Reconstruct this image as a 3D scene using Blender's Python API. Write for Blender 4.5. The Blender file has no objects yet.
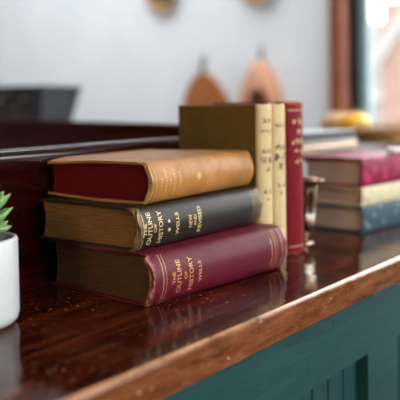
import bpy, bmesh, math, random
from mathutils import Vector, Matrix, noise
random.seed(7)
PI = math.pi
S = bpy.context.scene
COL = S.collection

# ------------------------------------------------------------------ camera
CAM_F, CAM_H, CAM_YAW, CAM_P, CAM_R, CAM_SH = 747.47, 0.21488, 0.9146, 0.03676, -0.01684, -68.45
def cam_axes():
    sy, cy = math.sin(CAM_YAW), math.cos(CAM_YAW)
    f = Vector((sy*math.cos(CAM_P), cy*math.cos(CAM_P), -math.sin(CAM_P)))
    r = Vector((cy, -sy, 0)); u = r.cross(f)
    return r*math.cos(CAM_R)+u*math.sin(CAM_R), -r*math.sin(CAM_R)+u*math.cos(CAM_R), f
cr, cu, cf = cam_axes()
cd = bpy.data.cameras.new('camera'); cam = bpy.data.objects.new('camera', cd); COL.objects.link(cam)
m = Matrix.Identity(4)
for i in range(3):
    m[i][0] = cr[i]; m[i][1] = cu[i]; m[i][2] = -cf[i]
m[2][3] = CAM_H
cam.matrix_world = m
cd.sensor_width = 36; cd.lens = CAM_F/400*36; cd.shift_y = CAM_SH/400
cd.clip_start = .02; cd.clip_end = 200
cd.dof.use_dof = True; cd.dof.focus_distance = 0.83; cd.dof.aperture_fstop = 3.6
S.camera = cam
# ------------------------------------------------------------------ world, light, exposure
w = bpy.data.worlds.new('sky'); S.world = w; w.use_nodes = True
wn = w.node_tree.nodes; wl = w.node_tree.links
bg = wn['Background']
tc = wn.new('ShaderNodeTexCoord'); sx = wn.new('ShaderNodeSeparateXYZ'); rp = wn.new('ShaderNodeValToRGB')
wl.new(tc.outputs['Generated'], sx.inputs[0]); wl.new(sx.outputs['Z'], rp.inputs[0]); wl.new(rp.outputs[0], bg.inputs['Color'])
rp.color_ramp.elements[0].position = 0; rp.color_ramp.elements[0].color = (1, .975, .95, 1)
rp.color_ramp.elements[1].position = .8; rp.color_ramp.elements[1].color = (.93, .96, 1, 1)
bg.inputs['Strength'].default_value = 4.6
def portal(loc, rot, sx_, sy_):
    l = bpy.data.lights.new('window_daylight', 'AREA'); l.shape = 'RECTANGLE'; l.size = sx_; l.size_y = sy_
    l.cycles.is_portal = True
    o = bpy.data.objects.new('window_daylight', l); COL.objects.link(o); o.location = loc; o.rotation_euler = rot
portal((2.99, .36, .78), (PI/2, 0, PI/2), 2.1, 1.7)
portal((1.15, -1.59, 1.05), (PI/2, 0, PI), 3.5, 1.66)
portal((2.15, 2.75, 1.96), (0, 0, 0), 1.2, 2.6)
vs = S.view_settings
vs.view_transform = 'Standard'; vs.look = 'None'; vs.gamma = 1; vs.exposure = 1.05; vs.use_curve_mapping = False

# ------------------------------------------------------------------ helpers
def ray(px, py):
    return cf + cr*((px-200)/CAM_F) + cu*((200+CAM_SH-py)/CAM_F)
def on_z(px, py, z):
    v = ray(px, py); return Vector((0, 0, CAM_H)) + v*((z-CAM_H)/v.z)
def at_depth(px, D, z):
    v = cf + cr*((px-200)/CAM_F); h = Vector((v.x, v.y, 0)); return Vector((v.x*D, v.y*D, z))

class NM:
    """small node-material helper"""
    def __init__(s, name, rough=.6, metallic=0, coat=0, coat_rough=.1, spec=.5):
        s.m = bpy.data.materials.new(name); s.m.use_nodes = True
        s.n = s.m.node_tree.nodes; s.l = s.m.node_tree.links
        s.b = s.n['Principled BSDF']; s.b.inputs['Roughness'].default_value = rough
        s.b.inputs['Metallic'].default_value = metallic
        s.b.inputs['Coat Weight'].default_value = coat; s.b.inputs['Coat Roughness'].default_value = coat_rough
        s.b.inputs['Specular IOR Level'].default_value = spec
        s.tc = s.n.new('ShaderNodeTexCoord')
    def coord(s, scale=(1, 1, 1)):
        mp = s.n.new('ShaderNodeMapping'); mp.inputs['Scale'].default_value = scale
        s.l.new(s.tc.outputs['Object'], mp.inputs[0]); return mp.outputs[0]
    def noise(s, scale, detail=4, rough=.55, stretch=(1, 1, 1), dist=0):
        t = s.n.new('ShaderNodeTexNoise'); t.inputs['Scale'].default_value = scale
        t.inputs['Detail'].default_value = detail; t.inputs['Roughness'].default_value = rough
        t.inputs['Distortion'].default_value = dist
        s.l.new(s.coord(stretch), t.inputs['Vector']); return t.outputs['Fac']
    def ramp(s, fac, stops):
        r = s.n.new('ShaderNodeValToRGB'); e = r.color_ramp.elements
        while len(e) < len(stops): e.new(.5)
        for el, (p, c) in zip(e, stops):
            el.position = p; el.color = (c[0], c[1], c[2], 1) if hasattr(c, '__len__') else (c, c, c, 1)
        s.l.new(fac, r.inputs[0]); return r.outputs[0]
    def mix(s, fac, a, b, mode='MIX'):
        x = s.n.new('ShaderNodeMix'); x.data_type = 'RGBA'; x.blend_type = mode
        if isinstance(fac, (int, float)): x.inputs[0].default_value = fac
        else: s.l.new(fac, x.inputs[0])
        for i, q in ((6, a), (7, b)):
            if hasattr(q, '__len__'): x.inputs[i].default_value = (q[0], q[1], q[2], 1)
            else: s.l.new(q, x.inputs[i])
        return x.outputs[2]
    def math(s, op, a, b=0.0, clamp=False):
        x = s.n.new('ShaderNodeMath'); x.operation = op; x.use_clamp = clamp
        for i, q in ((0, a), (1, b)):
            if isinstance(q, (int, float)): x.inputs[i].default_value = q
            else: s.l.new(q, x.inputs[i])
        return x.outputs[0]
    def axis(s, k):
        x = s.n.new('ShaderNodeSeparateXYZ'); s.l.new(s.tc.outputs['Object'], x.inputs[0]); return x.outputs[k]
    def color(s, q):
        if hasattr(q, '__len__'): s.b.inputs['Base Color'].default_value = (q[0], q[1], q[2], 1)
        else: s.l.new(q, s.b.inputs['Base Color'])
        return s
    def rough(s, q): s.l.new(q, s.b.inputs['Roughness']); return s
    def bump(s, h, strength=.3, dist=.001):
        x = s.n.new('ShaderNodeBump'); x.inputs['Strength'].default_value = strength; x.inputs['Distance'].default_value = dist
        s.l.new(h, x.inputs['Height']); s.l.new(x.outputs[0], s.b.inputs['Normal']); return s

def simple(name, c1, c2, scale=30, rough=.6, bump=.2, bd=.0008, stretch=(1, 1, 1), **k):
    q = NM(name, rough, **k); f = q.noise(scale, 5, .6, stretch)
    q.color(q.ramp(f, [(.3, c1), (.7, c2)]))
    if bump: q.bump(f, bump, bd)
    return q.m

def link(name, bm, mat, parent=None, smooth=False, loc=None, autosm=None):
    bmesh.ops.recalc_face_normals(bm, faces=bm.faces)
    me = bpy.data.meshes.new(name); bm.to_mesh(me); bm.free()
    if smooth:
        for p in me.polygons: p.use_smooth = True
        if autosm is not None:
            me.set_sharp_from_angle(angle=autosm)
    for mm in (mat if isinstance(mat, list) else [mat]): me.materials.append(mm)
    o = bpy.data.objects.new(name, me); COL.objects.link(o)
    if parent: o.parent = parent
    if loc is not None: o.location = loc
    return o
def tag(o, label, cat, group=None):
    o['label'] = label; o['category'] = cat
    if group: o['group'] = group
    return o
def empty(name, loc, rz, label, cat, group=None):
    o = bpy.data.objects.new(name, None); COL.objects.link(o); o.location = loc; o.rotation_euler = (0, 0, rz)
    o.empty_display_size = .02
    return tag(o, label, cat, group)
def struct(name, bm, mat, **k):
    o = link(name, bm, mat, **k); o['kind'] = 'structure'; return o
def box(bm, lo, hi, bevel=0, seg=2):
    c = [(a+b)/2 for a, b in zip(lo, hi)]; d = [abs(b-a) for a, b in zip(lo, hi)]
    r = bmesh.ops.create_cube(bm, size=1, matrix=Matrix.Translation(c) @ Matrix.Diagonal((d[0], d[1], d[2], 1)))
    if bevel:
        es = list({e for v in r['verts'] for e in v.link_edges})
        bmesh.ops.bevel(bm, geom=es, offset=bevel, segments=seg, affect='EDGES', profile=.5)
    return bm
def bx(lo, hi, bevel=0, seg=2): return box(bmesh.new(), lo, hi, bevel, seg)
def lathe(prof, n=48, bm=None, M=None):
    bm = bm or bmesh.new(); rings = []
    for r, z in prof:
        if r < 1e-6: rings.append([bm.verts.new((0, 0, z))])
        else: rings.append([bm.verts.new((r*math.cos(2*PI*i/n), r*math.sin(2*PI*i/n), z)) for i in range(n)])
    for A, B in zip(rings, rings[1:]):
        for i in range(n):
            j = (i+1) % n
            if len(A) == 1 and len(B) == 1: continue
            if len(A) == 1: bm.faces.new((A[0], B[i], B[j]))
            elif len(B) == 1: bm.faces.new((A[i], A[j], B[0]))
            else: bm.faces.new((A[i], A[j], B[j], B[i]))
    if M: bmesh.ops.transform(bm, matrix=M, verts=[v for R_ in rings for v in R_])
    return bm
def tube(bm, pts, rad, n=8):
    pts = [Vector(p) for p in pts]; rings = []
    for i, p in enumerate(pts):
        t = (pts[min(i+1, len(pts)-1)]-pts[max(i-1, 0)]).normalized()
        a = t.orthogonal().normalized() if i == 0 else (rings_n - t*rings_n.dot(t)).normalized()
        rings_n = a; b = t.cross(a); r = rad(i/(len(pts)-1)) if callable(rad) else rad
        rings.append([bm.verts.new(p+a*r*math.cos(2*PI*k/n)+b*r*math.sin(2*PI*k/n)) for k in range(n)])
    for A, B in zip(rings, rings[1:]):
        for k in range(n): bm.faces.new((A[k], A[(k+1) % n], B[(k+1) % n], B[k]))
    bm.faces.new(rings[0][::-1]); bm.faces.new(rings[-1])
    return bm
def extrude_profile(prof, x0, x1, nseg=1, jitter=None):
    """closed (y,z) profile swept along x"""
    bm = bmesh.new(); rings = []
    for i in range(nseg+1):
        x = x0+(x1-x0)*i/nseg
        rings.append([bm.verts.new((x,)+tuple(p if jitter is None else jitter(x, p))) for p in prof])
    n = len(prof)
    for A, B in zip(rings, rings[1:]):
        for k in range(n): bm.faces.new((A[k], A[(k+1) % n], B[(k+1) % n], B[k]))
    bm.faces.new(rings[0][::-1]); bm.faces.new(rings[-1])
    return bm

# ------------------------------------------------------------------ materials of the room
def wood_mat(name, dark, mid, light, rough=.3, coat=.0, scale=9, stretch=(1, 9, 9), bump=.15):
    q = NM(name, rough, coat=coat, coat_rough=.08)
    f = q.noise(scale, 8, .62, stretch, .4)
    q.color(q.ramp(f, [(.28, dark), (.5, mid), (.72, light)])); q.bump(f, bump, .0006); return q.m
M_wall = simple('white_plaster', (.70, .73, .77), (.76, .78, .81), 6, .85, .1)
M_ceil = simple('ceiling_paint', (.6, .6, .6), (.66, .66, .65), 6, .9, .1)
M_dim = simple('brown_wall_paint', (.10, .075, .06), (.13, .10, .08), 6, .8, .1)
M_floor = wood_mat('floor_boards', (.10, .05, .025), (.17, .09, .045), (.23, .13, .07), .4)
M_casing = wood_mat('oak_casing', (.10, .02, .006), (.25, .065, .022), (.38, .13, .055), .4, stretch=(9, 9, 1))
M_black = simple('black_paint', (.006, .006, .007), (.012, .012, .014), 20, .35, .05)
M_teal_frame = simple('grey_teal_window_paint', (.20, .30, .32), (.26, .36, .38), 20, .5, .05)

# ------------------------------------------------------------------ setting
FZ = -.9; X1 = 2.9; X0 = -1.6; Y0 = -1.6; Y1 = 4.6; CZ = 1.95
struct('floor', bx((X0-.1, Y0-.1, FZ-.05), (X1+.1, Y1+.1, FZ)), M_floor)
bm = bmesh.new()
SX0, SX1, SY0, SY1 = 1.55, 2.75, 1.45, 4.05      # opening for the added skylight
box(bm, (X0-.1, Y0-.1, CZ), (SX0, Y1+.1, CZ+.08)); box(bm, (SX1, Y0-.1, CZ), (X1+.1, Y1+.1, CZ+.08))
box(bm, (SX0, Y0-.1, CZ), (SX1, SY0, CZ+.08)); box(bm, (SX0, SY1, CZ), (SX1, Y1+.1, CZ+.08))
struct('ceiling', bm, M_ceil)
WY0, WY1, WZ0, WZ1 = -.66, 1.417, -.05, 1.6
bm = bmesh.new()
box(bm, (X1, WY1+.1, FZ), (X1+.15, Y1, CZ)); box(bm, (X1, Y0, FZ), (X1+.15, WY0-.1, CZ))
box(bm, (X1, WY0-.1, FZ), (X1+.15, WY1+.1, WZ0)); box(bm, (X1, WY0-.1, WZ1), (X1+.15, WY1+.1, CZ))
struct('wall_east', bm, M_wall)
struct('wall_north', bx((X0, Y1, FZ), (X1+.15, Y1+.1, CZ)), M_wall)
struct('wall_west', bx((X0-.1, Y0, FZ), (X0, Y1+.1, CZ)), M_dim)
bm = bmesh.new()
box(bm, (X0, Y0-.1, FZ), (-.6, Y0, CZ)); box(bm, (2.9, Y0-.1, FZ), (X1+.15, Y0, CZ))
box(bm, (-.6, Y0-.1, FZ), (2.9, Y0, .22)); box(bm, (-.6, Y0-.1, 1.88), (2.9, Y0, CZ))
struct('wall_south', bm, M_dim)
struct('baseboard_east', bx((X1-.015, WY1+.1, FZ), (X1-.001, Y1-.01, FZ+.12), .004), M_casing)
# glass
g = NM('window_glass', .0); g.n.remove(g.b)
tr = g.n.new('ShaderNodeBsdfTransparent'); gl = g.n.new('ShaderNodeBsdfGlossy'); gl.inputs['Roughness'].default_value = .0
mx = g.n.new('ShaderNodeMixShader'); fr = g.n.new('ShaderNodeFresnel'); fr.inputs[0].default_value = 1.3
tr.inputs[0].default_value = (.95, .97, .97, 1)
g.l.new(fr.outputs[0], mx.inputs[0]); g.l.new(tr.outputs[0], mx.inputs[1]); g.l.new(gl.outputs[0], mx.inputs[2])
g.l.new(mx.outputs[0], g.n['Material Output'].inputs[0]); M_glass = g.m
# east window: brown casing, black stop, grey-teal sash, glass
wr = empty('window_1', (X1, (WY0+WY1)/2, WZ0), 0, 'x', 'x'); del wr['label']; del wr['category']; wr['kind'] = 'structure'
def cyl_profile(bm, yc, hw, dep, n=14):
    A = [bm.verts.new((X1-.0125-dep*math.sin(PI*i/n), yc+hw*math.cos(PI*i/n), FZ+.13)) for i in range(n+1)]
    B = [bm.verts.new((v.co.x, v.co.y, 1.72)) for v in A]
    for i in range(n+1):
        j = (i+1) % (n+1); bm.faces.new((A[i], A[j], B[j], B[i]))
    bm.faces.new(A); bm.faces.new(B)
def wpart(name, bm, mat):
    bmesh.ops.translate(bm, verts=bm.verts, vec=-wr.location); return link(name, bm, mat, wr)
bm = bmesh.new()
box(bm, (X1-.012, 1.417, FZ+.13), (X1, 1.520, 1.72), .002); cyl_profile(bm, 1.4685, .046, .042); box(bm, (X1-.03, WY0-.1, FZ+.13), (X1, WY0, 1.72), .006)
box(bm, (X1-.03, WY0, WZ1), (X1, 1.417, 1.72), .006)
wpart('window_casing', bm, M_casing)
bm = bmesh.new()
box(bm, (X1-.018, 1.386, WZ0), (X1+.06, 1.4169, WZ1)); box(bm, (X1-.012, WY0+.001, WZ0), (X1+.06, WY0+.027, WZ1))
wpart('window_stop', bm, M_black)
bm = bmesh.new()
box(bm, (X1+.0, 1.348, WZ0), (X1+.05, 1.3859, WZ1), .004); box(bm, (X1, WY0+.028, WZ0), (X1+.05, WY0+.065, WZ1), .004)
box(bm, (X1, WY0+.065, WZ0), (X1+.05, 1.348, WZ0+.06), .004); box(bm, (X1, WY0+.065, WZ1-.06), (X1+.05, 1.348, WZ1), .004)
wpart('window_sash', bm, M_teal_frame)
wpart('window_pane', bx((X1+.022, WY0+.066, WZ0+.061), (X1+.026, 1.347, WZ1-.061)), M_glass)
wpart('window_sill', bx((X1-.06, WY0-.1, WZ0-.04), (X1+.06, 1.520, WZ0-.001), .006), M_casing)
wr = empty('added_skylight', (2.15, 2.75, CZ+.06), 0, 'x', 'x'); del wr['label']; del wr['category']; wr['kind'] = 'structure'  # unseen skylight, added to brighten the white wall
bm = bmesh.new()
for y_ in (SY0, 2.73, SY1-.04): box(bm, (SX0+.04, y_+.0001, CZ+.02), (SX1-.04, y_+.0399, CZ+.07))
box(bm, (SX0, SY0, CZ+.02), (SX0+.04, SY1, CZ+.07)); box(bm, (SX1-.04, SY0, CZ+.02), (SX1, SY1, CZ+.07))
wpart('window_frame', bm, M_teal_frame)
for a_, b_ in ((SY0+.041, 2.729), (2.771, SY1-.041)): wpart('window_pane', bx((SX0+.041, a_, CZ+.04), (SX1-.041, b_, CZ+.045)), M_glass)
# south shop window (unseen, added to give the key light)
wr = empty('added_shop_window', (1.2, Y0, -.23), 0, 'x', 'x'); del wr['label']; del wr['category']; wr['kind'] = 'structure'
bm = bmesh.new()
for xx in (-.6, 1.115, 2.83): box(bm, (xx, Y0-.07, .221), (xx+.07, Y0-.02, 1.879), .004)
box(bm, (-.53, Y0-.07, .221), (2.83, Y0-.02, .28), .004); box(bm, (-.53, Y0-.07, 1.82), (2.83, Y0-.02, 1.879), .004)
wpart('window_frame', bm, M_teal_frame)
for a_, b_ in ((-.529, 1.114), (1.186, 2.829)): wpart('window_pane', bx((a_, Y0-.05, .281), (b_, Y0-.046, 1.819)), M_glass)
# warm globe pendant added out of frame on the left to brighten the book heads
lm = NM('opal_glass_lit', .4); lm.color((.9, .85, .75)); lm.b.inputs['Emission Color'].default_value = (1, .72, .42, 1); lm.b.inputs['Emission Strength'].default_value = 13
lamp = empty('added_pendant_lamp', (-1.2, .12, CZ), 0, 'round opal glass pendant lamp added out of view left of the worktop for warm light', 'lamp')
link('globe', lathe([(0, -1.32)]+[(.16*math.sin(PI*i/20), -1.16-.16*math.cos(PI*i/20)) for i in range(1, 20)]+[(0, -1.0)], 40), lm.m, lamp, smooth=True)
link('cord', lathe([(0, -1.0), (.004, -1.0), (.004, -.01), (0, -.01)], 8), M_black, lamp)
link('ceiling_rose', lathe([(0, -.03), (.05, -.02), (.055, 0), (0, 0)], 24), M_black, lamp)
# outside
struct('ground', bx((-30, -40, -1.25), (45, 40, -1.15)), simple('pavement', (.30, .29, .28), (.38, .37, .36), 2, .9))
br = NM('salmon_brick', .85)
bt = br.n.new('ShaderNodeTexBrick'); bt.inputs['Scale'].default_value = 4
bt.inputs['Color1'].default_value = (.15, .085, .062, 1); bt.inputs['Color2'].default_value = (.17, .10, .075, 1); bt.inputs['Mortar'].default_value = (.16, .12, .10, 1)
mp = br.n.new('ShaderNodeMapping'); mp.inputs['Rotation'].default_value = (PI/2, 0, PI/2)
br.l.new(br.tc.outputs['Object'], mp.inputs[0]); br.l.new(mp.outputs[0], bt.inputs[0]); br.l.new(bt.outputs[0], br.b.inputs['Base Color'])
M_brick = br.m
M_white = simple('white_render', (.16, .155, .15), (.19, .185, .175), 3, .8)

# ------------------------------------------------------------------ counter worktop
YE, CT = .4064, .0345
q = NM('lacquered_mahogany', .3, coat=.8, coat_rough=.07, spec=0)
grain = q.noise(7, 9, .62, (1, 10, 10), .6)
base = q.ramp(grain, [(.32, (.003, .0005, .0003)), (.46, (.018, .0022, .0012)), (.58, (.060, .008, .003)), (.80, (.16, .036, .010))])
yy = q.axis(1); zz = q.axis(2)
blot = q.noise(48, 6, .75, (.6, 1, 1), .3)
# worn, paler wood on the rounded front lip
edge = q.math('SUBTRACT', 1.0, q.math('DIVIDE', q.math('SUBTRACT', yy, YE), .012), True)
edge = q.math('MULTIPLY', edge, q.ramp(blot, [(.30, .55), (.55, 1.0)]), True)
lip = q.ramp(q.noise(14, 7, .65, (1, 6, 6), .3), [(.3, (.07, .018, .006)), (.5, (.15, .048, .018)), (.75, (.26, .10, .042))])
col = q.mix(edge, base, lip)
fleck = q.ramp(q.noise(330, 2, .5, (.5, 1, 1)), [(.64, 0.0), (.72, 1.0)])
area = q.ramp(q.noise(9, 3, .5), [(.45, 0.0), (.62, 1.0)])
fl = q.math('MULTIPLY', fleck, q.math('ADD', .35, area))
col = q.mix(q.math('MULTIPLY', fl, .55), col, (.45, .25, .12))
corner = q.math('SUBTRACT', 1.0, q.math('DIVIDE', q.math('ABSOLUTE', q.math('SUBTRACT', q.math('SUBTRACT', yy, YE), .0035)), .0032), True)  # pale corner line: worn edge plus the lip's highlight painted into the colour
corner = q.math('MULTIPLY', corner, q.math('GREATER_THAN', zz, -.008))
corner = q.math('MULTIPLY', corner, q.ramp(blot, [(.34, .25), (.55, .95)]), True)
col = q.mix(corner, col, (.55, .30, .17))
chip = q.ramp(q.noise(95, 3, .6, (.35, 1, 1)), [(.66, 0.0), (.70, 1.0)])
col = q.mix(q.math('MULTIPLY', q.math('MULTIPLY', chip, edge), .7), col, (.62, .42, .28))
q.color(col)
q.l.new(q.ramp(q.noise(60, 5, .7), [(.3, .04), (.7, .13)]), q.b.inputs['Coat Roughness'])
cb = q.n.new('ShaderNodeBump'); cb.inputs['Strength'].default_value = .35; cb.inputs['Distance'].default_value = .0006
q.l.new(q.noise(70, 6, .65, (.5, 1, 1)), cb.inputs['Height']); q.l.new(cb.outputs[0], q.b.inputs['Coat Normal'])
M_counter = q.m
CX0, CX1 = -.9, 2.35
prof = []
r = .0055
for i in range(9): # top rounded corner
    a = PI/2 + (PI/2)*i/8; prof.append((YE+r+r*math.cos(a), -r+r*math.sin(a)))
for i in range(5):
    a = PI + (PI/2)*i/4; prof.append((YE+.003+.003*math.cos(a), -CT+.003+.003*math.sin(a)))
prof += [(.7625, -CT), (.7625, 0)]
def jit(x, p):
    n_ = noise.noise(Vector((x*60, p[0]*80, p[1]*80)))*.0005 + noise.noise(Vector((x*12, 5, p[1]*30)))*.0005
    return (p[0]+n_, p[1]+n_*.3) if p[0] < YE+.009 and p[1] < -.0001 else p
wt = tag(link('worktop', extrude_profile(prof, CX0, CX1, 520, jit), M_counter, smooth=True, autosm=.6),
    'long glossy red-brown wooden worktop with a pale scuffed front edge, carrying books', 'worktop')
link('nail_hole', lathe([(0, 0), (.0012, .0001), (.0012, -.0002), (0, -.0002)], 10, M=Matrix.Translation((.905, YE+.0035, -.0012)) @ Matrix.Rotation(.8, 4, 'X')), M_black, wt)

# ------------------------------------------------------------------ cabinet
q = NM('teal_paint', .30)
st = q.noise(26, 6, .62, (.45, 4, 3), 1.0)
q.color(q.ramp(st, [(.3, (.009, .040, .042)), (.55, (.015, .056, .057)), (.72, (.021, .070, .070))])); q.bump(st, .55, .0018)
M_teal = q.m
q = NM('teal_paint_boards', .4)
st = q.noise(30, 6, .6, (3, 3, .5), .5)
q.color(q.ramp(st, [(.3, (.008, .036, .040)), (.7, (.014, .054, .058))])); q.bump(st, .4, .001)
M_teal2 = q.m
cab = empty('cabinet', (.7, .6, FZ), 0, 'dark teal painted panelled cabinet under the red-brown worktop', 'cabinet')
def cpart(name, bm, mat, **k):
    bmesh.ops.translate(bm, verts=bm.verts, vec=-cab.location); return link(name, bm, mat, cab, **k)
FY = .421
cpart('body', bx((CX0+.02, FY+.036, FZ+.08), (CX1-.02, .755, -CT-.0006)), M_teal)
bm = bmesh.new()
openings = [(-.79, -.235), (-.14, .36), (.455, .9003), (.9985, 1.44), (1.54, 2.0)]
TZ = -.1165; BZ = -.74
box(bm, (CX0+.02, FY, TZ), (CX1-.02, FY+.0355, -CT-.0008))
box(bm, (CX0+.02, FY, FZ+.08), (CX1-.02, FY+.0355, BZ))
xs = [CX0+.02]+[v for o_ in openings for v in o_]+[CX1-.02]
for i in range(0, len(xs), 2): box(bm, (xs[i], FY, BZ), (xs[i+1], FY+.0355, TZ))
bmesh.ops.remove_doubles(bm, verts=bm.verts, dist=1e-5)
cpart('face_frame', bm, M_teal)
for a_, b_ in openings:
    # beaded board panel: vertical boards with v-grooves
    pr = []; nb = round((b_-a_)/.042); wd = (b_-a_)/nb
    for k in range(nb):
        x_ = a_+k*wd
        pr += [(x_, FY+.0215), (x_+.003, FY+.016), (x_+wd-.003, FY+.016), (x_+wd-.0001, FY+.0215)]
    pr += [(b_, FY+.0355), (a_, FY+.0355)]
    bm = bmesh.new()
    A = [bm.verts.new((p[0], p[1], TZ-.0005)) for p in pr]; B = [bm.verts.new((p[0], p[1], BZ+.0005)) for p in pr]
    n = len(pr)
    for k in range(n): bm.faces.new((A[k], A[(k+1) % n], B[(k+1) % n], B[k]))
    bm.faces.new(A); bm.faces.new(B[::-1])
    cpart('panel', bm, M_teal2)
cpart('plinth', bx((CX0+.05, FY+.05, FZ), (CX1-.05, .75, FZ+.08)), M_black)
cpart('nail_hole', lathe([(0, 0), (.0024, 0), (.0024, .001), (0, .001)], 10, M=Matrix.Translation((.8036, FY-.0002, -.0508)) @ Matrix.Rotation(-PI/2, 4, 'X')), M_black)

# ------------------------------------------------------------------ raised back ledge of the counter
M_dark = NM('dark_red_wood', .42, coat=.3, coat_rough=.12, spec=0)
f = M_dark.noise(6, 8, .6, (1, 9, 9), .5)
M_dark.color(M_dark.ramp(f, [(.3, (.006, .0006, .0005)), (.55, (.016, .0016, .0012)), (.8, (.030, .004, .0025))])); M_dark.bump(f, .15, .0006)
M_dark = M_dark.m
M_rail = M_dark.copy(); M_rail.name = 'polished_rail'; M_rail.node_tree.nodes['Principled BSDF'].inputs['Coat Weight'].default_value = .85
BY, BH = .7165, .1645
led = empty('back_ledge', (.3, BY, 0), 0, 'dark red-brown raised wooden ledge behind the lying books', 'ledge')
def lpart(name, bm, **k):
    bmesh.ops.translate(bm, verts=bm.verts, vec=-led.location); return link(name, bm, M_rail if name == 'top_rail' else M_dark, led, **k)
LX0, LX1 = -.9, 1.06
lpart('lower_board', bx((LX0, BY, .0), (LX1, BY+.03, .112), .0015))
pr = [(BY-.004, .1125), (BY-.005, .116)]
for i in range(9):
    a = PI - (PI/2)*i/8; pr.append((BY+.006+.012*math.cos(a)*1.0, BH-.010+.010*math.sin(a)))
pr += [(BY+.042, BH-.001), (BY+.044, .1125)]
lpart('top_rail', extrude_profile(pr, LX0, LX1, 1), smooth=True, autosm=.5)
lpart('bead_moulding', extrude_profile([(BY-.0005, 0), (BY-.006, 0), (BY-.006, .006), (BY-.003, .010), (BY-.0005, .011)], LX0, LX1, 1))

# ------------------------------------------------------------------ wooden pew behind (its back panel is seen)
PA = on_z(186, 125.4, .1785); PB = on_z(-18, 118.4, .1785)
q_ = (PB-PA); ln = math.hypot(q_.x, q_.y); ang = math.atan2(q_.y, q_.x)
M_pew = NM('mahogany_pew', .7, spec=.03)
f = M_pew.noise(5, 8, .6, (1, 9, 9), .5)
M_pew.color(M_pew.ramp(f, [(.3, (.035, .0035, .003)), (.7, (.085, .011, .008))])); M_pew = M_pew.m
pew = empty('pew', (PA.x, PA.y, FZ), ang, 'plain dark red wooden pew back beyond the counter ledge', 'pew')
link('back_panel', bx((0, -.028, .06), (ln, -.003, 1.0635), .002), M_pew, pew)
link('top_rail', bx((0, -.036, 1.064), (ln, .0, 1.0785), .004), M_pew, pew)
link('seat', bx((.02, .0, .42), (ln-.02, .42, .45), .004), M_pew, pew)
for x_ in (0.03, ln-.07): link('side_panel', bx((x_, -.002, 0), (x_+.035, .40, .4195), .003), M_pew, pew)

# ------------------------------------------------------------------ books
def paper_mat(name, dark, light, rough=.8, axis='w', spec=.2, both=False):
    q = NM(name, rough, spec=spec)
    sc = (14, 14, 260) if axis == 'w' else (260, 14, 14)
    f = q.noise(2.2, 4, .7, sc); g_ = q.noise(25, 3, .5)
    c = q.ramp(f, [(.25, dark), (.7, light)])
    c = q.mix(q.math('MULTIPLY', g_, .35), c, dark)
    q.color(c); q.bump(f, .6, .0008); return q.m
def cloth_mat(name, c1, c2, worn, wear=.004, L=.23, T=.05, ax=0, rough=.5, spec=.5, weave=900, stain=.35, flip=None, sheen=0):
    """book cloth: blotchy colour, fine weave, rubbed pale ends. ax = object axis of the book's length"""
    q = NM(name, rough, spec=spec)
    f = q.noise(28, 6, .65); w_ = q.noise(weave, 2, .5)
    c = q.ramp(f, [(.3, c1), (.7, c2)])
    u = q.axis(ax); d = q.math('MINIMUM', u, q.math('SUBTRACT', L, u))
    nz = q.noise(160, 5, .7)
    e = q.math('SUBTRACT', 1.0, q.math('DIVIDE', d, wear), False)
    e = q.math('ADD', e, q.math('MULTIPLY', q.math('SUBTRACT', nz, .5), 3.0))
    e = q.math('MULTIPLY', e, .8, True)
    e = q.math('MULTIPLY', e, q.math('SUBTRACT', 1.12, q.math('DIVIDE', q.axis(1), .010, True), True))
    sp = q.ramp(q.noise(240, 3, .6), [(.66, 0.0), (.72, 1.0)])
    e2 = q.math('MAXIMUM', e, q.math('MULTIPLY', sp, stain))
    q.color(q.mix(e2, c, worn)); q.bump(q.math('ADD', w_, q.math('MULTIPLY', nz, .6)), .25, .0004)
    if sheen: q.b.inputs['Sheen Weight'].default_value = sheen; q.b.inputs['Sheen Roughness'].default_value = .4
    return q.m
def gold(name, c, rough=.35, metallic=.7): return simple(name, [k*.75 for k in c], c, 400, rough, 0, metallic=metallic)

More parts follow.
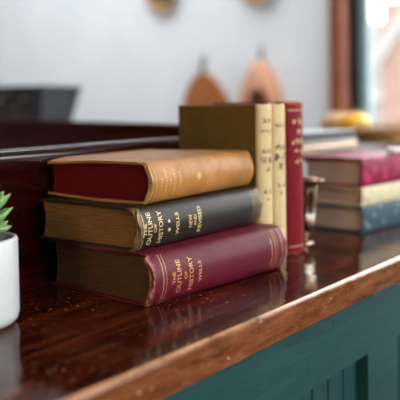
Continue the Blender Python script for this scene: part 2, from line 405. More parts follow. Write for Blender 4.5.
def spine_v(s, T, b):
    """bulge of the spine at s in 0..1 across the thickness"""
    return -b*max(0, 1-(2*s-1)**2)**.82
def book_profile(W, T, th, b, ns=14):
    outer = []
    outer += [(W-.0008, 0), (W*.5, 0), (.013, 0), (.0085, .0007), (.0045, .0002)]
    out2 = [(v, T-w_) for v, w_ in outer][::-1]
    arc = [(spine_v(i/ns, T, b)+.0006, T*i/ns) for i in range(1, ns)]
    outerp = outer+[(0.001, .0005)]+arc+[(0.001, T-.0005)]+out2
    inner = [(W-.0004, T-th), (W*.5, T-th), (.010, T-th), (.005, T-th)]
    ai = [(spine_v(i/ns, T, b)*.85+.0042, T-th-(T-2*th)*(1-i/ns) if False else th+(T-2*th)*i/ns) for i in range(ns-1, 0, -1)]
    inner2 = [(v, T-w_) for v, w_ in inner][::-1]
    return outerp, inner+ai+inner2
def make_book(loc, yaw, L, W, T, label, mats, b=.008, th=.003, inset=.003, standing=False, name='book', cat='book', group=None,
              letters=(), lines=(), curl=0, jag=.0003, bands=None, page_dark=None, headband=None, tilt=0):
    """u head->tail along the spine, v away from the spine, w through the thickness"""
    root = empty(name, loc, yaw, label, cat, group)
    if standing: X = lambda u, v, w_: Vector((w_, v, L-u))
    else: X = lambda u, v, w_: Vector((u, v, w_))
    cover, pages, gilt = mats[:3]
    O, I = book_profile(W, T, th, b)
    loop = O+I; n = len(loop); bm = bmesh.new(); rings = []
    us = [0, .0012, .004, .008]+[.008+(L-.016)*i/26 for i in range(1, 26)]+[L-.008, L-.004, L-.0012, L]
    for u in us:
        de = min(u, L-u); R_ = []
        for k, (v, w_) in enumerate(loop):
            vv, ww = v, w_
            if v < .0005: vv += .0016*max(0, 1-de/.006)**2          # head cap rolls in
            if de < .006 and jag:
                s_ = (1-de/.006)*jag*8
                vv += s_*noise.noise(Vector((u*90, w_*140, v*90+T*99)))*.5
            uu = u + (jag*6*noise.noise(Vector((v*70, w_*130, T*500+u*20))) if de < .0005 else 0)
            if curl and v > W-.02:
                c_ = ((v-W+.02)/.02)**2*max(0, 1-de/.03)**1.5*curl
                ww += c_ if w_ < T/2 else -c_
            ww += .0006*noise.noise(Vector((u*14, v*14, T*40)))*(1 if v > .012 else 0)*(1 if 0 < T-w_ < T and w_ > .001 else 0)*0
            R_.append(bm.verts.new(X(uu, vv, ww)))
        rings.append(R_)
    for A, B in zip(rings, rings[1:]):
        for k in range(n): bm.faces.new((A[k], A[(k+1) % n], B[(k+1) % n], B[k]))
    # end caps: strips between outer and inner loop
    no, ni = len(O), len(I)
    for R_ in (rings[0], rings[-1]):
        o_ = R_[:no]; i_ = R_[no:][::-1]
        a_ = 0; b_ = 0
        while a_ < no-1 or b_ < ni-1:
            if b_ >= ni-1 or (a_ < no-1 and (a_+1)/(no-1) <= (b_+1)/(ni-1)):
                bm.faces.new((o_[a_], o_[a_+1], i_[b_])); a_ += 1
            else:
                bm.faces.new((o_[a_], i_[b_+1], i_[b_])); b_ += 1
    cov = link('cover', bm, cover, root, smooth=True, autosm=.7)
    # page block
    pt = th+.0001; Tp = T-2*pt; ns = 12
    P_ = [(spine_v(i/ns, T, b)*.8+.0062, pt+Tp*i/ns) for i in range(ns+1)]
    P_ += [(W-inset-.0045*math.sin(PI*i/ns)*min(1, T/.05), pt+Tp*(1-i/ns)) for i in range(ns+1)]
    bm = bmesh.new(); rings = []
    for u in (inset, inset+.0006, L-inset-.0006, L-inset):
        e = .0005 if u in (inset, L-inset) else 0
        rings.append([bm.verts.new(X(u, v+(e if i <= ns else -e), w_)) for i, (v, w_) in enumerate(P_)])
    n = len(P_)
    for A, B in zip(rings, rings[1:]):
        for k in range(n): bm.faces.new((A[k], A[(k+1) % n], B[(k+1) % n], B[k]))
    for R_ in (rings[0], rings[-1]):
        for i in range(ns):
            bm.faces.new((R_[i], R_[i+1], R_[n-2-i], R_[n-1-i]))
    link('pages', bm, pages, root)
    if headband:
        for u in (inset-.0006, L-inset+.0006):
            bm = bmesh.new(); tube(bm, [X(u, spine_v(.06+.88*i/14, T, b)*.8+.006, pt+Tp*(.06+.88*i/14)) for i in range(15)], .0013, 6)
            link('headband', bm, headband, root, smooth=True)
    # lettering wrapped on the spine
    def surf(u, s, lift=.00022):
        dv = (spine_v(min(1, s+.01), T, b)-spine_v(max(0, s-.01), T, b))/(T*.02)
        nv = Vector((-1, dv)).normalized(); v = spine_v(s, T, b)+.0006+nv.x*lift; w_ = s*T+nv.y*lift
        de = min(u, L-u); v += .0016*max(0, 1-de/.006)**2
        return X(u, v, w_)
    if letters:
        for item in letters:
            bm = bmesh.new()
            txt, u0, size, c_ = item[:4]; width = item[4] if len(item) > 4 else None; vert = item[5] if len(item) > 5 else False
            if txt.startswith('~'):      # rubbed, illegible characters: short pen strokes
                nch = len(txt); rnd = random.Random(int(u0*1e5)+nch)
                for ch in range(nch):
                    gx0 = (-.5+(ch+.5)/nch)*width; cw = width/nch*.8
                    for st_ in range(7):
                        x_a, x_b = rnd.uniform(-.5, .5)*cw, rnd.uniform(-.5, .5)*cw
                        y_a, y_b = rnd.uniform(-.4, .4)*size, rnd.uniform(-.4, .4)*size
                        dx, dy = x_b-x_a, y_b-y_a; l_ = math.hypot(dx, dy)+1e-6; hx, hy = -dy/l_*size*.075, dx/l_*size*.075
                        bm.faces.new([bm.verts.new(surf(u0-(y_+sy_*hy), min(.96, max(.04, c_+(gx0+x_+sy_*hx)/T))))
                                      for x_, y_, sy_ in ((x_a, y_a, 1), (x_b, y_b, 1), (x_b, y_b, -1), (x_a, y_a, -1))])
                link('spine_lettering', bm, gilt, cov); continue
            cu_ = bpy.data.curves.new('t', 'FONT'); cu_.body = txt; cu_.size = 1; cu_.align_x = 'CENTER'; cu_.resolution_u = 3
            cu_.offset = .012
            to = bpy.data.objects.new('t', cu_); COL.objects.link(to)
            bpy.context.view_layer.update()
            me = bpy.data.meshes.new_from_object(to.evaluated_get(bpy.context.evaluated_depsgraph_get()))
            bpy.data.objects.remove(to); bpy.data.curves.remove(cu_)
            xs_ = [v.co.x for v in me.vertices]; wd = max(xs_)-min(xs_); cx = (max(xs_)+min(xs_))/2
            kx = (width/wd) if width else size
            tb = bmesh.new(); tb.from_mesh(me); bpy.data.meshes.remove(me)
            for y_ in (.0, .35, .7):
                pass
            cuts = [cx-wd/2+wd*i/16 for i in range(1, 16)]
            for c0 in cuts:
                bmesh.ops.bisect_plane(tb, geom=tb.verts[:]+tb.edges[:]+tb.faces[:], plane_co=(c0, 0, 0), plane_no=(1, 0, 0))
            for v in tb.verts:
                gx = (v.co.x-cx)*kx; gy = (v.co.y-.35)*size
                if vert: u, s = u0+gx, c_ + gy/T     # reads along the spine
                else: u, s = u0-gy, c_ + gx/T
                v.co = surf(u, min(.97, max(.03, s)))
            me = bpy.data.meshes.new('spine_lettering'); tb.to_mesh(me); tb.free(); bm.free(); me.materials.append(gilt)
            o = bpy.data.objects.new('spine_lettering', me); COL.objects.link(o); o.parent = cov
    if lines:
        for (u0, wd, s0, s1) in lines:
            bm = bmesh.new(); A = None; k = 22
            rows = [[bm.verts.new(surf(u0+du, s0+(s1-s0)*i/k)) for i in range(k+1)] for du in (-wd/2, wd/2)]
            for i in range(k): bm.faces.new((rows[0][i], rows[0][i+1], rows[1][i+1], rows[1][i]))
            link('gilt_band', bm, mats[3] if len(mats) > 3 else gilt, cov)
    return cov, X, surf

# --- the three old volumes lying in a pile
M_gilt = gold('gilt', (.72, .50, .24), .45, .2)
M_orange = gold('orange_gilt', (.58, .27, .10), .45, .2)
M_giltdim = gold('rubbed_gilt', (.50, .32, .16), .5, .4)
M_gilttan = gold('rubbed_gilt_on_tan', (.60, .36, .11), .4, .3)
TB, TK, TT = .0560, .0478, .0474
c_b = cloth_mat('burgundy_cloth', (.070, .0025, .010), (.115, .0055, .017), (.38, .12, .11), .0040, .239, ax=0, rough=.42, stain=.15, spec=.25)
c_k = cloth_mat('black_cloth', (.009, .006, .0045), (.018, .013, .010), (.26, .15, .07), .0055, .234, ax=0, rough=.40, stain=.12, spec=.35)
c_t = cloth_mat('tan_cloth', (.22, .080, .014), (.41, .180, .042), (.55, .33, .14), .002, .218, ax=0, rough=.46, stain=.10, spec=.35)
p_b = paper_mat('brown_page_edges', (.050, .020, .008), (.14, .065, .028))
p_k = paper_mat('amber_page_edges', (.13, .055, .014), (.30, .15, .045))
p_t = paper_mat('red_stained_page_edges', (.075, .0006, .001), (.14, .0015, .0025))
hb = simple('linen_headband', (.3, .2, .12), (.45, .32, .2), 400, .8)
# burgundy
make_book((.5862, .5262, 0), -.0836, .2390, .1666, TB,
    'thick burgundy cloth book with gilt lettering at the bottom of the old pile', [c_b, p_b, M_orange, M_orange], b=.0125, jag=.0010, headband=hb,
    letters=[('THE', .0300, .0068, .50, .0130), ('OUTLINE', .0382, .0090, .50, .0360), ('OF', .0480, .0060, .50, .0085), ('HISTORY', .0572, .0090, .50, .0370), ('WELLS', .0715, .0068, .50, .0240),
             ('~~~~~~~~~', .2050, .0042, .50, .036)],
    lines=[(.0140, .0010, .03, .97), (.0185, .0007, .03, .97), (.2120, .0008, .03, .97), (.2165, .0006, .03, .97), (.2265, .0010, .03, .97)], name='old_book', group='old books lying in a pile')
# black
rk, XK, SK = make_book((.5912, .5461, TB+.0002), -.0151, .2344, .158, TK,
    'black cloth book in the middle of the old pile with gilt spine lettering', [c_k, p_k, M_gilt, M_giltdim], b=.0105, jag=.0009, headband=hb,
    letters=[('THE', .0062, .0068, .50, .0140), ('OUTLINE', .0140, .0094, .50, .0355), ('OF', .0222, .0064, .50, .0095), ('HISTORY', .0315, .0094, .50, .0355), ('WELLS', .0600, .0076, .50, .0255),
             ('NEW', .0830, .0082, .50, .0150), ('AND', .0915, .0070, .50, .0130), ('REVISED', .1005, .0082, .50, .0300)],
    lines=[(.0040, .0010, .03, .97), (.2120, .0007, .04, .96), (.2165, .0007, .04, .96), (.2215, .0007, .04, .96), (.2265, .0010, .04, .96)], name='old_book', group='old books lying in a pile')
bm = bmesh.new()
for (u0, s0, r_) in ((.0455, .60, .0026), (.0455, .40, .0032)):
    vs_ = [bm.verts.new(SK(u0+r_*(1 if k % 2 else .45)*math.cos(2*PI*k/16), s0+r_*(1 if k % 2 else .45)*math.sin(2*PI*k/16)/TK)) for k in range(16)]
    bm.faces.new(vs_)
link('ornament', bm, M_gilt, rk)
# tan
rt, XT, ST = make_book((.6161, .5510, TB+TK+.0004), .0518, .218, .154, TT,
    'tan cloth book with red page edges lying on top of the old pile', [c_t, p_t, M_gilttan, M_gilttan], b=.0115, jag=.0003, curl=.004, headband=hb,
    letters=[('THE', .0150, .0050, .50, .0110), ('OUTLINE', .0230, .0065, .50, .0300), ('OF', .0310, .0050, .50, .0080), ('HISTORY', .0390, .0065, .50, .0300), ('WELLS', .0500, .0050, .50, .0200)],
    lines=[(.0050, .0006, .04, .96), (.0640, .0004, .04, .96)], name='old_book', group='old books lying in a pile')
bm = bmesh.new()
for k in range(7):
    a = 2*PI*k/6; rr = 0 if k == 6 else .0034
    c0 = (.0880+rr*math.cos(a), .52+rr*math.sin(a)/TT)
    bm.faces.new([bm.verts.new(ST(c0[0]+.0017*math.cos(t*PI/4), c0[1]+.0017*math.sin(t*PI/4)/TT)) for t in range(8)])
link('ornament', bm, M_gilttan, rt)

# --- the three upright books
yaw = -.1; e1 = Vector((math.cos(yaw), math.sin(yaw), 0))
C0 = Vector((.9045, .5442, 0))
q = NM('aged_cream_cloth', .6)
f = q.noise(30, 6, .65); c = q.ramp(f, [(.3, (.42, .30, .145)), (.7, (.56, .42, .23))])
stn = q.ramp(q.noise(85, 5, .7, (1, 1, .7)), [(.60, 0.0), (.72, 1.0)])
q.color(q.mix(q.math('MULTIPLY', stn, .3), c, (.24, .13, .055))); q.bump(q.noise(700, 2), .2, .0004)
c_cream = q.m
# quarter binding: cream spine, olive boards (by distance from the spine)
def quarter(name):
    q = NM(name, .6)
    f = q.noise(30, 6, .65); c = q.ramp(f, [(.3, (.42, .30, .145)), (.7, (.56, .42, .23))])
    stn = q.ramp(q.noise(85, 5, .7, (1, 1, .7)), [(.60, 0.0), (.72, 1.0)])
    c = q.mix(q.math('MULTIPLY', stn, .3), c, (.24, .13, .055))
    o_ = q.ramp(q.noise(22, 5, .6), [(.3, (.115, .068, .010)), (.7, (.155, .095, .017))])
    g_ = q.math('GREATER_THAN', q.axis(1), .0035)
    q.color(q.mix(g_, c, o_)); q.b.inputs['Specular IOR Level'].default_value = .25; q.bump(q.noise(700, 2), .2, .0004); return q.m
c_q = quarter('cream_spine_olive_boards')
p_c = paper_mat('cream_page_edges', (.35, .25, .14), (.55, .42, .26), axis='x')
M_ink = simple('faded_brown_ink', (.10, .035, .02), (.16, .06, .035), 300, .7, 0)
M_ink2 = simple('black_ink', (.02, .015, .012), (.05, .04, .03), 300, .7, 0)
c_r = cloth_mat('red_cloth', (.10, .0025, .007), (.16, .005, .012), (.34, .09, .04), .003, .215, ax=2, rough=.5, stain=.25, spec=.1)
def stand(off, T, H, W, label, mats, **k):
    return make_book(C0+e1*off, yaw, H, W, T, label, mats, standing=True, name='upright_book', group='books standing upright', th=.0026, **k)
sq = .42
stand(-.0635, .0305, .213, .150, 'upright cream-spined book with an olive cover, nearest the lying pile', [c_q, p_c, M_ink], b=.0075,
      letters=[('~~', .022, .0085, sq, .016), ('~~~', .036, .0060, sq, .020), ('~~', .063, .0090, sq, .019), ('~~', .075, .0100, sq, .022), ('~', .088, .0085, sq, .012), ('~~', .118, .0080, sq, .016), ('~', .129, .0070, sq, .004)])
stand(-.0325, .0295, .2135, .145, 'middle upright book with a plain cream spine and faded black title', [c_q, p_c, M_ink2], b=.0075,
      letters=[('~~~', .030, .0060, sq, .019), ('~~', .060, .0110, sq, .020), ('~~', .073, .0120, sq, .022), ('~', .086, .0100, sq, .013), ('~~', .112, .0085, sq, .017), ('~', .123, .0075, sq, .007)])
stand(-.0015, .042, .216, .136, 'upright red cloth book at the right end of the upright row', [c_r, p_c, M_giltdim], b=.0075,
      letters=[('~~~', .028, .0100, .55, .026), ('~', .042, .0085, .55, .012), ('~~~~', .056, .0100, .55, .030), ('~~', .070, .0090, .55, .022), ('~~', .084, .0090, .55, .022)],
      lines=[(.012, .0012, .06, .94), (.205, .0010, .06, .94)])

# --- pile of patterned books at the right
def floral(name, bgc, fg, fg2, scale, lo=.50, hi=.56):
    q = NM(name, .5, spec=.22)
    v = q.n.new('ShaderNodeTexVoronoi'); v.inputs['Scale'].default_value = scale
    q.l.new(q.coord((1, .0 if False else 1, 1)), v.inputs['Vector'])
    n_ = q.noise(scale*1.8, 3, .5, dist=1.4)
    f = q.math('ADD', q.math('MULTIPLY', v.outputs['Distance'], .45), q.math('MULTIPLY', n_, .62))
    c = q.ramp(f, [(lo-.12, fg), (lo, fg2), (hi, bgc)])
    q.color(c); return q.m
f_m = floral('magenta_damask', (.17, .001, .028), (.34, .025, .085), (.24, .010, .05), 55)
f_c = floral('cream_floral', (.50, .43, .28), (.26, .24, .20), (.40, .35, .25), 70, .40, .48)
f_b = floral('blue_floral', (.018, .045, .065), (.24, .27, .19), (.05, .09, .10), 60, .42, .50)
p_g = paper_mat('pinkish_brown_page_edges', (.46, .31, .22), (.68, .50, .38))
mz = [(.0, .0429, f_b, 'navy blue leaf-patterned book at the bottom of the patterned pile', .200, .118, -.107, .0),
      (.0431, .0318, f_c, 'cream patterned book in the middle of the patterned pile', .200, .117, -.100, .0005),
      (.0751, .0471, f_m, 'magenta damask book on top of the patterned pile at the right', .202, .120, -.107, .0)]
for z_, t_, mm, lb, L_, W_, yw, dx in mz:
    make_book((1.1155+dx, .5296, z_), yw, L_, W_, t_, lb, [mm, p_g, M_gilt], b=.003, th=.0035, inset=.005, name='patterned_book', group='patterned books in a pile')

# ------------------------------------------------------------------ silver creamer / goblet
q = NM('tarnished_silver', .16, metallic=1)
tn = q.noise(70, 5, .6, (1, 1, .6), .8)
q.color(q.ramp(tn, [(.42, (.16, .07, .03)), (.55, (.60, .42, .28)), (.66, (.90, .86, .80))])); q.rough(q.ramp(tn, [(.3, .35), (.6, .10)])); q.bump(q.noise(120, 3), .35, .001)
gp = at_depth(303.5, 1.137, 0)
cup = empty('goblet', gp, 0, 'small tarnished silver goblet with flared lip standing beside the red book', 'goblet')
link('bowl', lathe([(0, .0150), (.007, .0155), (.0120, .020), (.0150, .028), (.0165, .040), (.0172, .055), (.0185, .070), (.0195, .080), (.0215, .0875), (.0255, .0935), (.0300, .0965), (.0305, .0978), (.0290, .0978),
    (.0255, .0945), (.0205, .0885), (.0176, .080), (.0165, .070), (.0158, .055), (.0150, .040), (.0135, .030), (.0095, .023), (0, .021)], 56), q.m, cup, smooth=True)
link('stem', lathe([(0, .0050), (.0070, .0052), (.0050, .0075), (.0072, .0100), (.0048, .0125), (.0070, .0153), (0, .0153)], 40), q.m, cup, smooth=True)
link('foot', lathe([(0, .0), (.0130, 0), (.0135, .0012), (.0120, .0030), (.0085, .0045), (.0070, .0053), (0, .0053)], 48), q.m, cup, smooth=True)

# ------------------------------------------------------------------ succulent in a white pot
M_pot = simple('white_ceramic', (.48, .48, .485), (.52, .52, .52), 12, .35, .05, coat=.2)
M_soil = simple('brown_potting_soil', (.06, .022, .01), (.20, .08, .035), 260, .95, 1.0, .003)
ppos = at_depth(-33, .735, 0); PR = .0460
pot = empty('plant_pot', ppos, 0, 'round white ceramic pot at the left edge of the worktop', 'pot')
H = .0865
link('pot_wall', lathe([(0, 0), (PR-.012, 0), (PR-.006, .0015), (PR-.0018, .0055), (PR, .012), (PR, H-.003), (PR-.0012, H-.0006), (PR-.0028, H), (PR-.004, H-.001), (PR-.0045, H-.004), (PR-.0045, .012), (PR-.010, .006), (0, .006)], 96), M_pot, pot, smooth=True, autosm=1.0)
sb = lathe([(0, .0065), (PR-.011, .0065), (PR-.0048, .0125), (PR-.0048, H-.009), (PR*.7, H-.0075), (PR*.35, H-.006), (0, H-.005)], 48)
for v in sb.verts:
    if v.co.z > H-.02 and v.co.xy.length < PR-.006: v.co.z += .0015*noise.noise(v.co*220)
link('soil', sb, M_soil, pot, smooth=True)
q = NM('succulent_leaf', .42)
q.b.inputs['Subsurface Weight'].default_value = .15; q.b.inputs['Subsurface Radius'].default_value = (.004, .006, .002); q.b.inputs['Subsurface Scale'].default_value = .5
at = q.n.new('ShaderNodeAttribute'); at.attribute_name = 'along'
c = q.ramp(at.outputs['Fac'], [(0, (.36, .46, .16)), (.5, (.22, .44, .09)), (.85, (.32, .48, .16)), (.97, (.55, .45, .22))])
q.color(q.mix(q.noise(90, 3), c, (.09, .30, .10), 'MIX')); M_leaf = q.m
plant = empty('succulent', ppos+Vector((0, 0, H-.0055)), 0, 'green rosette succulent with pointed fleshy leaves growing in the white pot', 'plant')
link('stem', lathe([(0, -.001), (.006, -.001), (.0055, .02), (.004, .034), (0, .036)], 12), M_leaf, plant, smooth=True)
def leaf(az, el, ln_, wd, z0):
    bm = bmesh.new(); lay = bm.verts.layers.float.new('along'); n = 12; rings = []
    for i in range(n+1):
        t = i/n; wv = wd*(math.sin(PI*min(1, t*.93+.02))**.75)*(.55+.75*t)*(1 if t < .85 else (1-t)/.15*.9+.05)
        thk = .0046*(1-.55*t)*(1 if t < .85 else max(.1, (1-t)/.15))
        c0 = Vector((.003+ln_*t, 0, .010*t*t*(ln_/.04)))
        ring = []
        for k in range(12):
            a = 2*PI*k/12; yv = wv*math.cos(a)*.5; zv = thk*math.sin(a)+(abs(math.cos(a))**2)*wv*.16
            v = bm.verts.new(c0+Vector((0, yv, zv))); v[lay] = t; ring.append(v)
        rings.append(ring)
    for A, B in zip(rings, rings[1:]):
        for k in range(12): bm.faces.new((A[k], A[(k+1) % 12], B[(k+1) % 12], B[k]))
    bm.faces.new(rings[0][::-1]); bm.faces.new(rings[-1])
    bmesh.ops.transform(bm, matrix=Matrix.Translation((0, 0, z0)) @ Matrix.Rotation(az, 4, 'Z') @ Matrix.Rotation(-el, 4, 'Y'), verts=bm.verts)
    link('leaf', bm, M_leaf, plant, smooth=True)
toward = math.atan2(cr.y, cr.x)
k = 0
for ring, (nl, el, ln_, z0) in enumerate([(9, .06, .041, .005), (9, .22, .044, .012), (8, .40, .047, .018), (7, .62, .043, .021), (6, .88, .035, .027), (5, 1.2, .022, .031)]):
    for j in range(nl):
        leaf(toward+2*PI*(j+(.5 if ring % 2 else .0))/nl+.12*ring*.5, el+random.uniform(-.04, .04), ln_*random.uniform(.94, 1.04), .023, z0)

# ------------------------------------------------------------------ things behind the patterned pile
M_rise = wood_mat('dark_stained_box', (.02, .008, .005), (.05, .02, .012), (.09, .04, .025), .5)
RZ = .120
ris = empty('display_riser', (1.62, .90, 0), 0, 'low dark wooden riser behind the patterned pile, holding notebook and basket', 'riser')
bm = bmesh.new(); box(bm, (-.48, -.225, .108), (.48, .085, RZ), .002); link('top_board', bm, M_rise, ris)
for x_ in (-.47, .455): link('side_board', bx((x_, -.22, 0), (x_+.015, .08, .1078), .001), M_rise, ris)
# worktop only reaches y=.7625: a back table carries the rest of the riser
tb = empty('side_table', (1.72, .98, FZ), 0, 'plain dark table standing level behind the worktop under the riser', 'table')
link('table_top', bx((-.585, -.215, .87), (.63, .005, .8998), .003), M_rise, tb)
for x_ in (-.56, .57):
    for y_ in (-.19, -.02): link('leg', bx((x_-.02, y_-.02, 0), (x_+.02, y_+.02, .8698), .003), M_rise, tb)
# spiral notebook
M_nb = simple('dark_note_pages', (.14, .08, .05), (.24, .15, .10), 60, .8)
nb = empty('spiral_notebook', (1.155, .690, RZ), 0, 'thick spiral-bound notebook with beige page edges on the riser under the grey book', 'notebook')
link('pages', bx((0, 0, .001), (.26, .17, .0165), .0008), M_nb, nb)
link('back_cover', bx((-.002, -.002, 0), (.262, .172, .0009)), M_rise, nb)
wire = simple('pale_wire', (.85, .66, .52), (.92, .78, .66), 80, .3, 0, metallic=.4)
for i in range(22):
    bm = bmesh.new(); x_ = .008+i*.0116
    tube(bm, [Vector((x_+.002*math.sin(t*PI/6), -.0035+.0055*math.cos(t*PI/6), .0096+.0085*math.sin(t*PI/6))) for t in range(12)]+[Vector((x_, .002, .0096))], .0021, 6)
    link('wire_loop', bm, wire, nb, smooth=True)
# grey-topped black book
c_g = simple('pale_grey_board', (.40, .44, .47), (.48, .52, .55), 20, .45)
make_book((1.412, .868, RZ+.0192), PI+.01, .262, .185, .0185, 'thin pale grey book with dark page edges lying on the spiral notebook', [c_g, simple('black_page_edges', (.01, .01, .012), (.03, .03, .035), 200, .6), M_gilt], b=.001, th=.0008, inset=.0, name='grey_book')
# gourds
def gourd(px, D, r_, c1, c2, label, sq=.82):
    q = NM('gourd_skin', .35); q.color(q.ramp(q.noise(35, 3), [(.35, c1), (.65, c2)]))
    p = at_depth(px, D, RZ); root = empty('gourd', p, 0, label, 'gourd', 'gourds on the riser')
    bm = bmesh.new(); n = 40
    prof = [(r_*math.sin(PI*i/16), r_*sq*(1-math.cos(PI*i/16))) for i in range(17)]
    lathe(prof, n, bm)
    for v in bm.verts:
        a = math.atan2(v.co.y, v.co.x); k_ = 1+.06*abs(math.cos(4.5*a))-.03
        v.co.x *= k_; v.co.y *= k_
        d_ = v.co.xy.length/r_
        if v.co.z > r_*sq: v.co.z -= .16*r_*math.exp(-(d_/.3)**2)
    bmesh.ops.translate(bm, verts=bm.verts, vec=(0, 0, .0002))
    link('skin', bm, q.m, root, smooth=True)
    bm = bmesh.new(); tube(bm, [(0, 0, r_*sq*2-.18*r_), (.001, 0, r_*sq*2+.05*r_), (.004, .001, r_*sq*2+.28*r_)], lambda t: .0032-.001*t, 8)
    link('stem', bm, simple('dry_stem', (.2, .13, .05), (.3, .2, .09), 90, .8), root, smooth=True)
gourd(354, 1.90, .043, (.75, .36, .010), (.85, .46, .02), 'bright yellow ribbed gourd in front of the window casing')
gourd(337, 2.03, .042, (.65, .34, .15), (.76, .46, .22), 'peach-coloured ribbed gourd half hidden left of the yellow gourd')
# wicker basket tray
q = NM('wicker', .55); f = q.noise(140, 4, .6); q.color(q.ramp(f, [(.35, (.22, .095, .025)), (.65, (.58, .33, .12))])); M_wick = q.m
bp = at_depth(395, 1.78, RZ)
bk = empty('wicker_basket', bp, 0, 'shallow round golden wicker basket with looped rim, behind the magenta book', 'basket')
BR = .088
bm = bmesh.new()
for ring in range(7):
    z_ = .003+ring*.0038; rr = BR-.012+ring*.0016
    tube(bm, [(rr*math.cos(2*PI*i/64)+.0012*math.cos(i*PI), rr*math.sin(2*PI*i/64), z_+.0008*math.sin(i*PI+ring)) for i in range(65)], .0022, 6)
link('woven_side', bm, M_wick, bk, smooth=True)
link('base', lathe([(0, 0), (BR-.010, 0), (BR-.010, .003), (0, .003)], 48), M_wick, bk)
bm = bmesh.new()
for i in range(30):
    a0 = 2*PI*i/30
    tube(bm, [((BR+.001)*math.cos(a0+.10*math.cos(t*PI/8)), (BR+.001)*math.sin(a0+.10*math.cos(t*PI/8)), .028+.013*math.sin(t*PI/8)) for t in range(9)], .0016, 6)
link('looped_rim', bm, M_wick, bk, smooth=True)
# beads on the magenta book
bead_m = simple('pearl_white', (.80, .74, .68), (.86, .80, .76), 90, .25, 0, coat=.4)
e1m = Vector((math.cos(-.107), math.sin(-.107), 0)); e2m = Vector((-e1m.y, e1m.x, 0))
bd0 = at_depth(397, 1.31, .1224)
bead = empty('bead_string', bd0, -.107, 'short string of round white beads lying on the magenta book', 'beads')
bm = bmesh.new(); pts = []
for i in range(8):
    a = -1.9+i*.78; pts.append(Vector((.016*math.cos(a), .012*math.sin(a), .0058)))
tube(bm, pts, .0006, 5); link('cord', bm, wire, bead)
for i, p in enumerate(pts):
    bm = bmesh.new(); bmesh.ops.create_icosphere(bm, subdivisions=2, radius=.0057); link('bead', bm, bead_m, bead, smooth=True, loc=p)

# ------------------------------------------------------------------ black tapered tub on a small stand at the back left
tpos = at_depth(33, 2.80, .06)
stn = empty('plant_stand', (tpos.x, tpos.y, FZ), .3, 'small dark square stand hidden behind the pew under the metal tub', 'stand')
link('stand_top', bx((-.14, -.14, .935), (.14, .14, .9598), .003), M_rise, stn)
for x_ in (-.12, .12):
    for y_ in (-.12, .12): link('leg', bx((x_-.015, y_-.015, 0), (x_+.015, y_+.015, .9348), .002), M_rise, stn)
va = math.atan2(cf.y, cf.x)
tub = empty('metal_tub', tpos, va-PI*.75+.42, 'black tapered square metal tub against the white wall at the far left', 'tub')
q = NM('blackened_metal', .38, metallic=.0, spec=.6); f = q.noise(14, 5, .6); q.color(q.ramp(f, [(.3, (.012, .014, .018)), (.7, (.055, .065, .08))])); M_tub = q.m
def frustum(b_, t_, z0, z1, bm=None):
    bm = bm or bmesh.new()
    A = [bm.verts.new((x_*b_, y_*b_, z0)) for x_, y_ in ((-1, -1), (1, -1), (1, 1), (-1, 1))]
    B = [bm.verts.new((x_*t_, y_*t_, z1)) for x_, y_ in ((-1, -1), (1, -1), (1, 1), (-1, 1))]
    for i in range(4): bm.faces.new((A[i], A[(i+1) % 4], B[(i+1) % 4], B[i]))
    return bm, A, B
bm, A, B = frustum(.083, .134, 0, .228); bm.faces.new(A[::-1])
_, A2, B2 = frustum(.080, .131, .004, .228, bm); bm.faces.new(A2)
for i in range(4): bm.faces.new((B[i], B[(i+1) % 4], B2[(i+1) % 4], B2[i]))
link('tub_wall', bm, M_tub, tub)
bm = bmesh.new()
for (a_, b_) in (((-.137, -.137), (.137, -.132)), ((-.137, .132), (.137, .137)), ((-.137, -.132), (-.132, .132)), ((.132, -.132), (.137, .132))):
    box(bm, (a_[0], a_[1], .222), (b_[0], b_[1], .230), .001)
link('rim', bm, M_black, tub)
for (x_, z_, r_, c_) in ((-.055, .185, .014, (.30, .26, .26)), (.005, .150, .010, (.45, .22, .06)), (.045, .190, .011, (.32, .27, .26)), (-.02, .205, .008, (.28, .25, .25)), (.06, .140, .008, (.22, .20, .21))):
    yf = -(.083+.051*z_/.228)
    link('painted_spot', lathe([(0, -.001), (r_, -.001), (r_*.8, .0012), (0, .0016)], 14, M=Matrix.Translation((x_, yf, z_)) @ Matrix.Rotation(PI/2-.22, 4, 'X')), simple('painted_spot', [k*.7 for k in c_], c_, 60, .6, 0), tub)

# ------------------------------------------------------------------ hanging things on the far wall
M_board = wood_mat('warm_maple', (.24, .065, .012), (.36, .11, .025), (.46, .17, .05), .5, stretch=(9, 9, 1.5))
M_copper = wood_mat('peach_terracotta', (.50, .22, .13), (.60, .28, .17), (.68, .36, .24), .5, stretch=(1, 1, 1))
M_hook = simple('grey_cord', (.14, .12, .10), (.22, .2, .17), 60, .7)
def teardrop(yw, top, bot, hw, skew=0, n=40):
    """outline in (y,z); top pointed neck, broad round bottom"""
    pts = []
    for i in range(n):
        a = 2*PI*i/n; s_ = math.cos(a)         # 1 = top
        z_ = (top+bot)/2+(top-bot)/2*s_
        w_ = hw*abs(math.sin(a))**1.0*(1-.42*((s_+1)/2)**1.2)*1.15
        y_ = yw+(w_ if math.sin(a) < 0 else -w_)+skew*(1-(s_+1)/2)
        pts.append((y_, z_))
    return pts
def slab(outl, x0, x1, bevel=.004):
    bm = bmesh.new(); A = [bm.verts.new((x0, y, z)) for y, z in outl]; B = [bm.verts.new((x1, y, z)) for y, z in outl]
    n = len(outl); f1 = bm.faces.new(A); f2 = bm.faces.new(B[::-1])
    for i in range(n): bm.faces.new((A[i], A[(i+1) % n], B[(i+1) % n], B[i]))
    bmesh.ops.bevel(bm, geom=list(f1.edges), offset=bevel, segments=3, affect='EDGES')
    return bm
o = empty('paddle_board', (X1, 2.15, .10), 0, 'brown pear-shaped wooden paddle board hanging on the white wall', 'cutting board')
L_ = lambda bm: (bmesh.ops.translate(bm, verts=bm.verts, vec=-o.location), bm)[1]
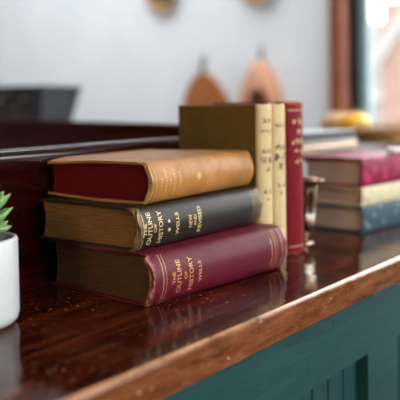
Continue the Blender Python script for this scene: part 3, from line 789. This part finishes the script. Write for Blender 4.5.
link('board', L_(slab(teardrop(2.195, .365, .03, .145, -.050), X1-.034, X1-.010)), M_board, o, smooth=True, autosm=.6)
bm = bmesh.new(); tube(bm, [(X1-.020, 2.202, .335), (X1-.018, 2.200, .39), (X1-.012, 2.198, .435), (X1-.0005, 2.198, .442)], .011, 10)
link('handle', L_(bm), M_hook, o, smooth=True)
o = empty('wall_pocket', (X1, 1.86, .10), 0, 'peach pointed wall pocket with a dark opening hanging right of the paddle board', 'wall pocket')
out = teardrop(1.862, .41, .02, .115, .0)
bm = bmesh.new(); n = len(out); cz = .20
rings = []
for (k_, x_) in ((1.0, X1-.002), (1.0, X1-.03), (.93, X1-.055), (.80, X1-.070)):
    rings.append([bm.verts.new((x_, 1.862+(y-1.862)*k_, cz+(z-cz)*k_)) for y, z in out])
hole = [(1.852-.072*math.sin(2*PI*i/n), .165+.135*math.cos(2*PI*i/n)) for i in range(n)]
rings.append([bm.verts.new((X1-.072, y, z-.02)) for y, z in hole]); rings.append([bm.verts.new((X1-.030, y, z-.02)) for y, z in hole])
for A, B in zip(rings, rings[1:]):
    for i in range(n): bm.faces.new((A[i], A[(i+1) % n], B[(i+1) % n], B[i]))
bm.faces.new(rings[0][::-1]); bm.faces.new(rings[-1])
link('shell', L_(bm), M_copper, o, smooth=True, autosm=.8)
link('liner', L_(slab([(1.852+(a-1.852)*.96, .145+(b_-.165)*.96) for a, b_ in hole], X1-.040, X1-.0305, .002)), simple('dark_rust_liner', (.16, .035, .01), (.25, .06, .02), 30, .6), o)
bm = bmesh.new(); tube(bm, [(X1-.03, 1.862, .395), (X1-.018, 1.861, .43), (X1-.008, 1.861, .465), (X1-.0005, 1.861, .47)], .009, 10)
link('hook', L_(bm), M_hook, o, smooth=True)
for yc, zc, lb in ((2.44, .790, 'round golden wooden bowl hung on the wall, left one at the top'), (1.865, .776, 'round golden wooden bowl hung on the wall, right one at the top')):
    o = empty('wall_bowl', (X1, yc, zc), 0, lb, 'bowl', 'round bowls on the wall')
    Mx = Matrix.Translation((-.001, 0, 0)) @ Matrix.Rotation(-PI/2, 4, 'Y') @ Matrix.Diagonal((1, 1, .6, 1))
    link('bowl', lathe([(0, 0), (.05, 0), (.085, .015), (.105, .045), (.107, .050), (.100, .050), (.08, .022), (.045, .010), (0, .008)], 48, M=Mx), wood_mat('golden_turned_wood', (.24, .10, .02), (.34, .16, .035), (.42, .21, .06), .4, stretch=(1, 1, 1)), o, smooth=True)
    link('lining', lathe([(0, .0083), (.045, .0103), (.075, .0215), (.070, .023), (.04, .0125), (0, .011)], 40, M=Mx), simple('dark_bowl_lining', (.04, .022, .012), (.07, .04, .02), 30, .5), o, smooth=True)

# ------------------------------------------------------------------ house across the street, seen through the window
hs = empty('house', (12, 4.98, -1.15), 0, 'sunlit white and salmon brick house seen through the window', 'house')
link('white_wall', bx((.2, -8, 0), (5, 6, 2.75)), M_white, hs)
bm = bmesh.new()   # brick gable in front, with a slanted top
pts = [(.30, 0), (.30, 3.05), (-6, 3.05), (-6, 0)]
A = [bm.verts.new((-.05, y, z)) for y, z in pts]; B = [bm.verts.new((.199, y, z)) for y, z in pts]
bm.faces.new(A); bm.faces.new(B[::-1])
for i in range(len(pts)): bm.faces.new((A[i], A[(i+1) % len(pts)], B[(i+1) % len(pts)], B[i]))
link('brick_gable', bm, M_brick, hs)
bm = bmesh.new(); pts = [(.42, 1.82), (-.42, 3.09), (-.42, 3.45), (.42, 2.20)]
A = [bm.verts.new((-.12, y, z)) for y, z in pts]; B = [bm.verts.new((-.051, y, z)) for y, z in pts]
bm.faces.new(A); bm.faces.new(B[::-1])
for i in range(4): bm.faces.new((A[i], A[(i+1) % 4], B[(i+1) % 4], B[i]))
link('slanted_board', bm, M_white, hs)
link('ledge', bx((.05, .36, 1.40), (.1995, 5, 1.47)), simple('grey_ledge', (.3, .33, .33), (.36, .38, .38), 6, .7), hs)
